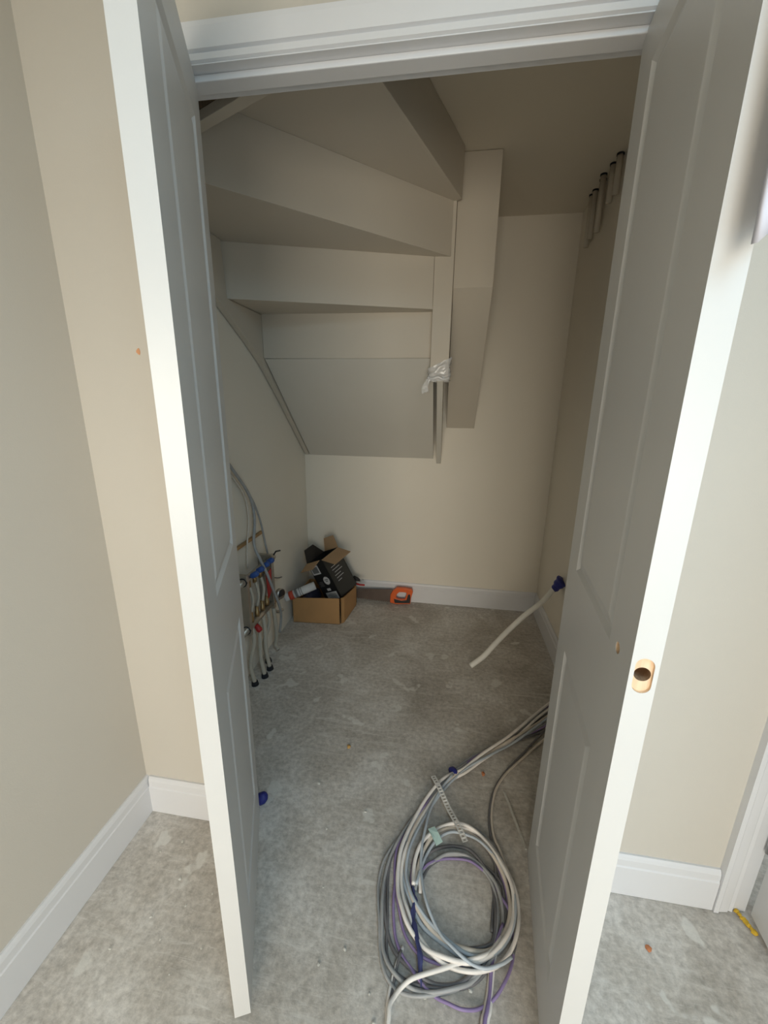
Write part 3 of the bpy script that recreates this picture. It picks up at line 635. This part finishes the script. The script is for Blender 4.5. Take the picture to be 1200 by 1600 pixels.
# white conduit with blue tape by the right wall
CD = tag(empty('conduit', (0.66, 2.16, 0.47)), 'white flexible conduit with blue taped end reaching down to the floor', 'conduit')
bpy.context.view_layer.update()
path = catmull([(0.668, 2.20, 0.470), (0.63, 2.195, 0.425), (0.575, 2.18, 0.350), (0.49, 2.165, 0.270), (0.415, 2.14, 0.195), (0.330, 2.08, 0.125), (0.262, 2.035, 0.060), (0.192, 1.998, 0.016)], 6)
cbp('tube', tube(NB(), path, 0.0145, 12), 'wpipe', CD, True)
bm = NB(); tp = catmull([(0.670, 2.185, 0.485), (0.655, 2.19, 0.463), (0.640, 2.195, 0.435), (0.622, 2.195, 0.412)], 5)
tube(bm, tp, [0.037 - 0.0016 * i + 0.0022 * math.sin(i * 1.3) for i in range(len(tp))], 14); cbp('blue_tape', bm, 'bluetape', CD, True)
PATHS = {
'a': [(0.550, 1.757), (0.451, 1.651), (0.330, 1.514), (0.215, 1.407), (0.128, 1.320), (0.079, 1.286), (0.039, 1.243), (-0.005, 1.175), (-0.038, 1.107), (-0.064, 1.037), (-0.078, 0.981), (-0.081, 0.925), (-0.075, 0.870), (-0.061, 0.830), (-0.042, 0.794), (-0.014, 0.766), (0.018, 0.745), (0.057, 0.735), (0.099, 0.733), (0.142, 0.740), (0.186, 0.762), (0.222, 0.796), (0.247, 0.837), (0.261, 0.883), (0.262, 0.931), (0.245, 0.979), (0.219, 1.027), (0.182, 1.068), (0.142, 1.089), (0.100, 1.096), (0.050, 1.079), (0.009, 1.042), (-0.016, 1.005), (-0.030, 0.964), (-0.033, 0.922), (-0.030, 0.888)],
'b': [(0.527, 1.679), (0.409, 1.564), (0.327, 1.493), (0.252, 1.431), (0.162, 1.354), (0.107, 1.299), (0.063, 1.244), (0.018, 1.177), (-0.023, 1.107), (-0.047, 1.045), (-0.059, 0.990), (-0.058, 0.934), (-0.046, 0.890), (-0.027, 0.850), (0.003, 0.815), (0.039, 0.788), (0.078, 0.770), (0.122, 0.764), (0.166, 0.769), (0.200, 0.785), (0.232, 0.824), (0.249, 0.870), (0.251, 0.923), (0.239, 0.971), (0.212, 1.018), (0.175, 1.058), (0.128, 1.080), (0.072, 1.078), (0.024, 1.043), (-0.008, 0.991), (-0.021, 0.940), (-0.027, 0.893)],
'c': [(0.519, 1.642), (0.405, 1.543), (0.310, 1.493), (0.217, 1.428), (0.146, 1.359), (0.087, 1.294), (0.032, 1.224), (-0.025, 1.140), (-0.063, 1.073), (-0.092, 1.012), (-0.112, 0.957), (-0.120, 0.897), (-0.118, 0.842), (-0.111, 0.793), (-0.103, 0.748), (-0.089, 0.716), (-0.066, 0.691), (-0.035, 0.675), (0.002, 0.668), (0.043, 0.671), (0.089, 0.684), (0.130, 0.704), (0.163, 0.731), (0.193, 0.766), (0.217, 0.810), (0.228, 0.859), (0.227, 0.899), (0.216, 0.935), (0.194, 0.966), (0.158, 0.996), (0.119, 1.005), (0.072, 0.997), (0.033, 0.975), (0.001, 0.946), (-0.016, 0.914), (-0.025, 0.879)],
'd': [(0.500, 1.593), (0.394, 1.528), (0.300, 1.473), (0.216, 1.411), (0.154, 1.354), (0.096, 1.292), (0.048, 1.239), (-0.018, 1.152), (-0.070, 1.064), (-0.102, 0.984), (-0.114, 0.923), (-0.115, 0.867), (-0.107, 0.816), (-0.091, 0.771), (-0.070, 0.738), (-0.039, 0.714), (0.000, 0.696), (0.042, 0.689), (0.084, 0.694), (0.115, 0.705), (0.143, 0.731), (0.172, 0.765), (0.197, 0.804), (0.207, 0.848), (0.210, 0.899), (0.205, 0.941), (0.183, 0.985), (0.146, 1.022), (0.106, 1.032), (0.066, 1.025), (0.025, 1.002), (-0.006, 0.968)],
'e': [(0.509, 1.617), (0.396, 1.536), (0.309, 1.483), (0.236, 1.438), (0.155, 1.367), (0.097, 1.304), (0.048, 1.241), (0.004, 1.174), (-0.043, 1.085), (-0.074, 1.004), (-0.085, 0.927), (-0.086, 0.859), (-0.080, 0.809), (-0.068, 0.764), (-0.046, 0.728), (-0.019, 0.704), (0.011, 0.682), (0.043, 0.666), (0.074, 0.657), (0.108, 0.652), (0.148, 0.662), (0.185, 0.684), (0.213, 0.714), (0.237, 0.754), (0.250, 0.798), (0.252, 0.840), (0.245, 0.878), (0.226, 0.911), (0.206, 0.952), (0.170, 0.976), (0.138, 0.989), (0.099, 0.992), (0.053, 0.983), (0.014, 0.961), (-0.011, 0.933)],
'f': [(0.090, 1.282), (0.044, 1.212), (0.009, 1.125), (-0.004, 1.056), (-0.012, 1.001), (-0.012, 0.945), (-0.004, 0.894), (0.009, 0.848), (0.029, 0.812), (0.055, 0.779), (0.083, 0.757), (0.115, 0.737), (0.141, 0.731), (0.172, 0.730), (0.210, 0.742), (0.237, 0.761)],
'g': [(0.096, 1.296), (0.033, 1.214), (-0.023, 1.119), (-0.060, 1.040), (-0.072, 0.972), (-0.063, 0.908), (-0.039, 0.857), (-0.018, 0.822), (0.010, 0.796), (0.057, 0.772), (0.095, 0.754), (0.133, 0.746), (0.171, 0.754)],
'h': [(0.218, 0.806), (0.187, 0.770), (0.159, 0.752), (0.110, 0.735), (0.068, 0.719), (0.013, 0.695), (-0.018, 0.680), (-0.040, 0.665), (-0.055, 0.647), (-0.065, 0.626), (-0.065, 0.590)],
'i1': [(0.222, 0.828), (0.198, 0.788), (0.184, 0.747), (0.172, 0.695), (0.161, 0.660), (0.151, 0.625)],
'i2': [(0.228, 0.829), (0.206, 0.789), (0.192, 0.748), (0.181, 0.696), (0.174, 0.662), (0.164, 0.627)],
'i3': [(0.226, 0.839), (0.201, 0.789), (0.186, 0.745), (0.176, 0.692), (0.166, 0.658), (0.157, 0.623)],
'j': [(-0.046, 0.748), (-0.058, 0.708), (-0.067, 0.675), (-0.071, 0.637), (-0.070, 0.589)],
'j2': [(-0.050, 0.737), (-0.059, 0.694), (-0.063, 0.666), (-0.066, 0.629), (-0.066, 0.588)],
'k': [(0.494, 1.585), (0.392, 1.463), (0.302, 1.355), (0.253, 1.275), (0.227, 1.203), (0.215, 1.139), (0.216, 1.082), (0.219, 1.029), (0.220, 0.974), (0.212, 0.922), (0.201, 0.868), (0.193, 0.818)],
'l': [(0.482, 1.536), (0.388, 1.439), (0.305, 1.348), (0.259, 1.276), (0.235, 1.212), (0.225, 1.148), (0.227, 1.084), (0.241, 1.039), (0.257, 0.986), (0.269, 0.937), (0.268, 0.879), (0.256, 0.819), (0.244, 0.782)],
'n': [(0.240, 0.976), (0.261, 0.945), (0.271, 0.909), (0.267, 0.858), (0.256, 0.809), (0.244, 0.777)],
}
# ------------------------------------------------------------------ coil of cables on the floor
CC = tag(empty('cable_coil', (0.1, 0.95, 0)), 'big loose coil of white, grey and purple cables on the concrete in front', 'cables')
bpy.context.view_layer.update()
spec = {'a': (0.0060, 'cwhite', .022), 'b': (0.0060, 'ccream', .015), 'c': (0.0052, 'cgrey', .012), 'd': (0.0050, 'cdark', .008), 'e': (0.0040, 'cpurple', .010), 'f': (0.0044, 'cblue', .028),
        'g': (0.0056, 'cblue', .009), 'h': (0.0056, 'cwhite', .02), 'i1': (0.0046, 'ccream', .006), 'i2': (0.0046, 'cwhite', .006), 'i3': (0.0046, 'cpurple', .012), 'j': (0.0046, 'cwhite', .006), 'j2': (0.0042, 'cdark', .009),
        'k': (0.0040, 'cdark', .006), 'l': (0.0046, 'ccream', .006), 'n': (0.0044, 'cdark', .008)}
for k, pts in PATHS.items():
    r_, mt, z = spec[k]; P = []
    if k in 'abcdekl':        # carry on to the wall behind the right door
        x, y = pts[0]; P.append((x + 0.11, y + 0.085, 0.05)); P.append((x + 0.06, y + 0.05, 0.028))
    for i, (x, y) in enumerate(pts):
        zz = max(r_ + 0.0005, z + 0.004 * math.sin(i * 1.7 + len(k) + ord(k[0])))
        P.append((x, y, zz))
    if k in ('h', 'i1', 'i2', 'i3', 'j', 'j2'):      # tails run on across the hall floor
        e = P[-1]; P += [(e[0] - 0.012, e[1] - 0.14, r_ + .001), (e[0] + 0.02, e[1] - 0.32, r_ + .001)]
    bm = NB(); tube(bm, catmull(P, 5), r_, 8); cbp('cable', bm, mt, CC, True)
# extra strands making the coil full
rnd = random.Random(3)
for (src, dx, dy, r_, mt, z) in (('a', 0.010, 0.004, .0045, 'cgrey', .010), ('b', -0.009, 0.006, .0040, 'cdark', .007), ('a', -0.011, -0.004, .0040, 'cpurple', .008), ('c', 0.010, 0.006, .0040, 'cdark', .007), ('b', 0.008, -0.008, .0046, 'cblue', .020), ('a', 0.016, -0.008, .0054, 'cwhite', .016), ('c', -0.012, -0.006, .0046, 'cgrey', .008)):
    pts = PATHS[src]; P = []
    x, y = pts[0]; P.append((x + 0.10, y + 0.08, 0.04))
    for i, (x, y) in enumerate(pts):
        P.append((x + dx + 0.006 * math.sin(i * 0.9 + dx * 900), y + dy + 0.006 * math.cos(i * 0.8 + dy * 700), max(r_ + .0005, z + 0.003 * math.sin(i * 2.1))))
    bm = NB(); tube(bm, catmull(P, 4), r_, 7); cbp('cable', bm, mt, CC, True)
# blue tape round the neck, navy film strip, mint label
a = Vector((0.086, 1.300, 0.014)); b = Vector((0.101, 1.313, 0.014)); d = (b - a)
bm = NB(); tube(bm, [a, a + d * 0.3, a + d * 0.7, b], [0.020, 0.0235, 0.022, 0.020], 14)
for v in bm.verts: v.co.z = max(0.001, 0.014 + (v.co.z - 0.014) * 0.62)
o = cbp('blue_tape', bm, 'bluetape', CC, True); o['label'] = 'band of blue tape'
bm = NB(); path = catmull([(-0.032, 0.887, .016), (-0.022, 0.851, .020), (-0.025, 0.811, .018), (-0.014, 0.775, .022), (0.0, 0.733, .024), (0.003, 0.705, .02), (0.008, 0.673, .012)], 6)
rows = []
for i, q in enumerate(path):
    wv = 0.012 * (0.6 + 0.5 * noise.noise(Vector((i * 0.35, 0, 0)))) * (0.4 if i < 5 or i > len(path) - 6 else 1); tw = 0.8 * math.sin(i * 0.5)
    dv = Vector((math.cos(tw), 0.2, math.sin(tw) * 0.6)).normalized() * wv
    rows.append([bm.verts.new(q - dv), bm.verts.new(q + Vector((0, 0, 0.006))), bm.verts.new(q + dv)])
for r1, r2 in zip(rows, rows[1:]):
    for k in range(2): bm.faces.new([r1[k], r1[k + 1], r2[k + 1], r2[k]])
o = cbp('blue_film', bm, 'navyfilm', CC, True); o['label'] = 'twisted strip of blue film'
bm = NB(); prism(bm, [(0.005, 1.053, .031), (0.026, 1.063, .034), (0.040, 1.042, .036), (0.054, 1.020, .031), (0.034, 1.006, .028), (0.018, 1.030, .034)], (0, 0, 0.002)); o = cbp('tape_label', bm, 'mint', CC); o['label'] = 'mint green tape label'
# perforated band lying across the coil
p0 = Vector((0.014, 1.258, 0.032)); p1 = Vector((0.128, 1.029, 0.036)); L_ = (p1 - p0).length; d = (p1 - p0).normalized(); s = Vector((-d.y, d.x, 0)).normalized()
bm = NB(); ncell = 22; wb = 0.0095; cl = L_ / ncell
for c in range(ncell):
    cen = p0 + d * (cl * (c + 0.5)) + Vector((0, 0, 0.004 * math.sin(c * 0.45)))
    for lay, dz in ((0, 0.0), (1, 0.0014)):
        pass
    n = 12; outer = []; inner = []
    for k in range(n):
        a = 2 * math.pi * (k + 0.5) / n; ca, sa = math.cos(a), math.sin(a); m = max(abs(ca), abs(sa))
        outer.append((ca / m * cl / 2, sa / m * wb * (0.86 + 0.14 * abs(sa)))); inner.append((ca * cl * 0.30, sa * wb * 0.52))
    vo = [[bm.verts.new(cen + d * x + s * y + Vector((0, 0, z))) for x, y in outer] for z in (0, 0.0014)]
    vi = [[bm.verts.new(cen + d * x + s * y + Vector((0, 0, z))) for x, y in inner] for z in (0, 0.0014)]
    for k in range(n):
        j = (k + 1) % n
        bm.faces.new([vo[1][k], vo[1][j], vi[1][j], vi[1][k]]); bm.faces.new([vo[0][k], vi[0][k], vi[0][j], vo[0][j]])
        bm.faces.new([vo[0][k], vo[0][j], vo[1][j], vo[1][k]]); bm.faces.new([vi[0][k], vi[1][k], vi[1][j], vi[0][j]])
tag(obj('perforated_band', bm, 'band'), 'pale perforated fixing band lying across the cable coil', 'fixing band')
# thin pale strip by the right door
bm = NB(); prism(bm, [(0.279, 1.262, 0.001), (0.287, 1.262, 0.001), (0.287, 1.262, 0.004), (0.279, 1.262, 0.004)], (0.045, -0.20, 0)); tag(obj('pale_strip', bm, 'plaster'), 'thin pale strip lying on the floor against the right door', 'strip')

# blue plug at the foot of the left door
bm = NB(); tube(bm, catmull([(-0.612, 1.075, 0.006), (-0.598, 1.077, 0.022), (-0.594, 1.078, 0.040)], 4), [0.018, 0.020, 0.021, 0.021, 0.020, 0.018, 0.015, 0.012, 0.006], 12)
for v in bm.verts: v.co.z = max(0.0005, v.co.z)
tag(obj('blue_plug', bm, 'bluetape', None, True), 'blue tape wad on the floor at the foot of the left door', 'tape')

# loose chips on the floor
def chip(name, x, y, r_, mat, label, group, seed, cat='chip'):
    bm = NB(); lump(bm, (0, 0, 0), r_, seed, 0.45); lo = min(v.co.z for v in bm.verts)
    o = obj(name, bm, mat, None); o.location = (x, y, -lo); tag(o, label, cat, group)
chip('terracotta_chip', 0.210, 1.325, 0.011, 'terra', 'small terracotta chip on the concrete right of the cable neck', None, 1)
chip('terracotta_chip', 0.612, 0.855, 0.008, 'terra', 'small orange chip on the hall floor at right of the right door', None, 2)
chip('ochre_chip', -0.346, 1.365, 0.012, 'ochre', 'ochre crumb on the concrete in the middle of the cupboard', None, 3)
spots = [(-0.62, 0.78), (-0.68, 0.74), (-0.55, 0.80), (-0.60, 0.87), (-0.74, 0.80), (-0.70, 0.66), (-0.82, 0.62), (-0.52, 0.72), (-0.63, 0.60), (-0.76, 0.70), (-0.58, 0.66), (-0.85, 0.86), (-0.80, 0.90), (-0.66, 0.92)]
for i, (x, y) in enumerate(spots):
    chip('plaster_chip', x, y, 0.0035 + 0.003 * ((i * 37) % 5) / 5, 'plaster', 'white plaster crumb scattered on the hall floor at left', 'plaster crumbs on the hall floor', 20 + i)
spots = [(-0.119, 0.648), (-0.10, 0.60), (0.018, 0.662), (0.130, 0.692), (-0.20, 0.72), (-0.30, 0.85), (-0.26, 0.68), (-0.34, 1.02), (-0.42, 1.18), (-0.22, 1.10)]
for i, (x, y) in enumerate(spots):
    chip('plaster_chip', x, y, 0.004 + 0.004 * ((i * 53) % 5) / 5, 'plaster', 'white plaster crumb on the dark floor between the left door and the cable coil', 'plaster crumbs between the doors', 60 + i)

# pale sheet hanging over the outer side of the right door
bm = NB(); rows = 18; cols = 16; g = []
for i in range(rows):
    t = i / (rows - 1); z = 1.575 + t * 0.535; row = []
    for k in range(cols):
        s = k / (cols - 1); y = 0.500 + s * 0.13
        x = (0.3085 + 0.075 * (y - 0.54)) + 0.030 + 0.010 * math.sin(s * 14 + 1) * (1 - 0.7 * t) - 0.012 * (1 - s) ** 3 * 0 + (-0.058 if k == 0 else (-0.046 if k == 1 else (-0.025 if k == 2 else 0)))
        row.append(bm.verts.new((x, y, z + 0.075 * min(1, s * 2) * (1 - t) + 0.003 * math.sin(s * 9))))
    g.append(row)
for i in range(rows - 1):
    for k in range(cols - 1): bm.faces.new([g[i][k], g[i][k + 1], g[i + 1][k + 1], g[i + 1][k]])
o = obj('dust_sheet', bm, 'cloth', None, True); md = o.modifiers.new('solid', 'SOLIDIFY'); md.thickness = 0.006; md.offset = 0
tag(o, 'pale lilac sheet hanging behind the top of the right door at the picture edge', 'sheet')
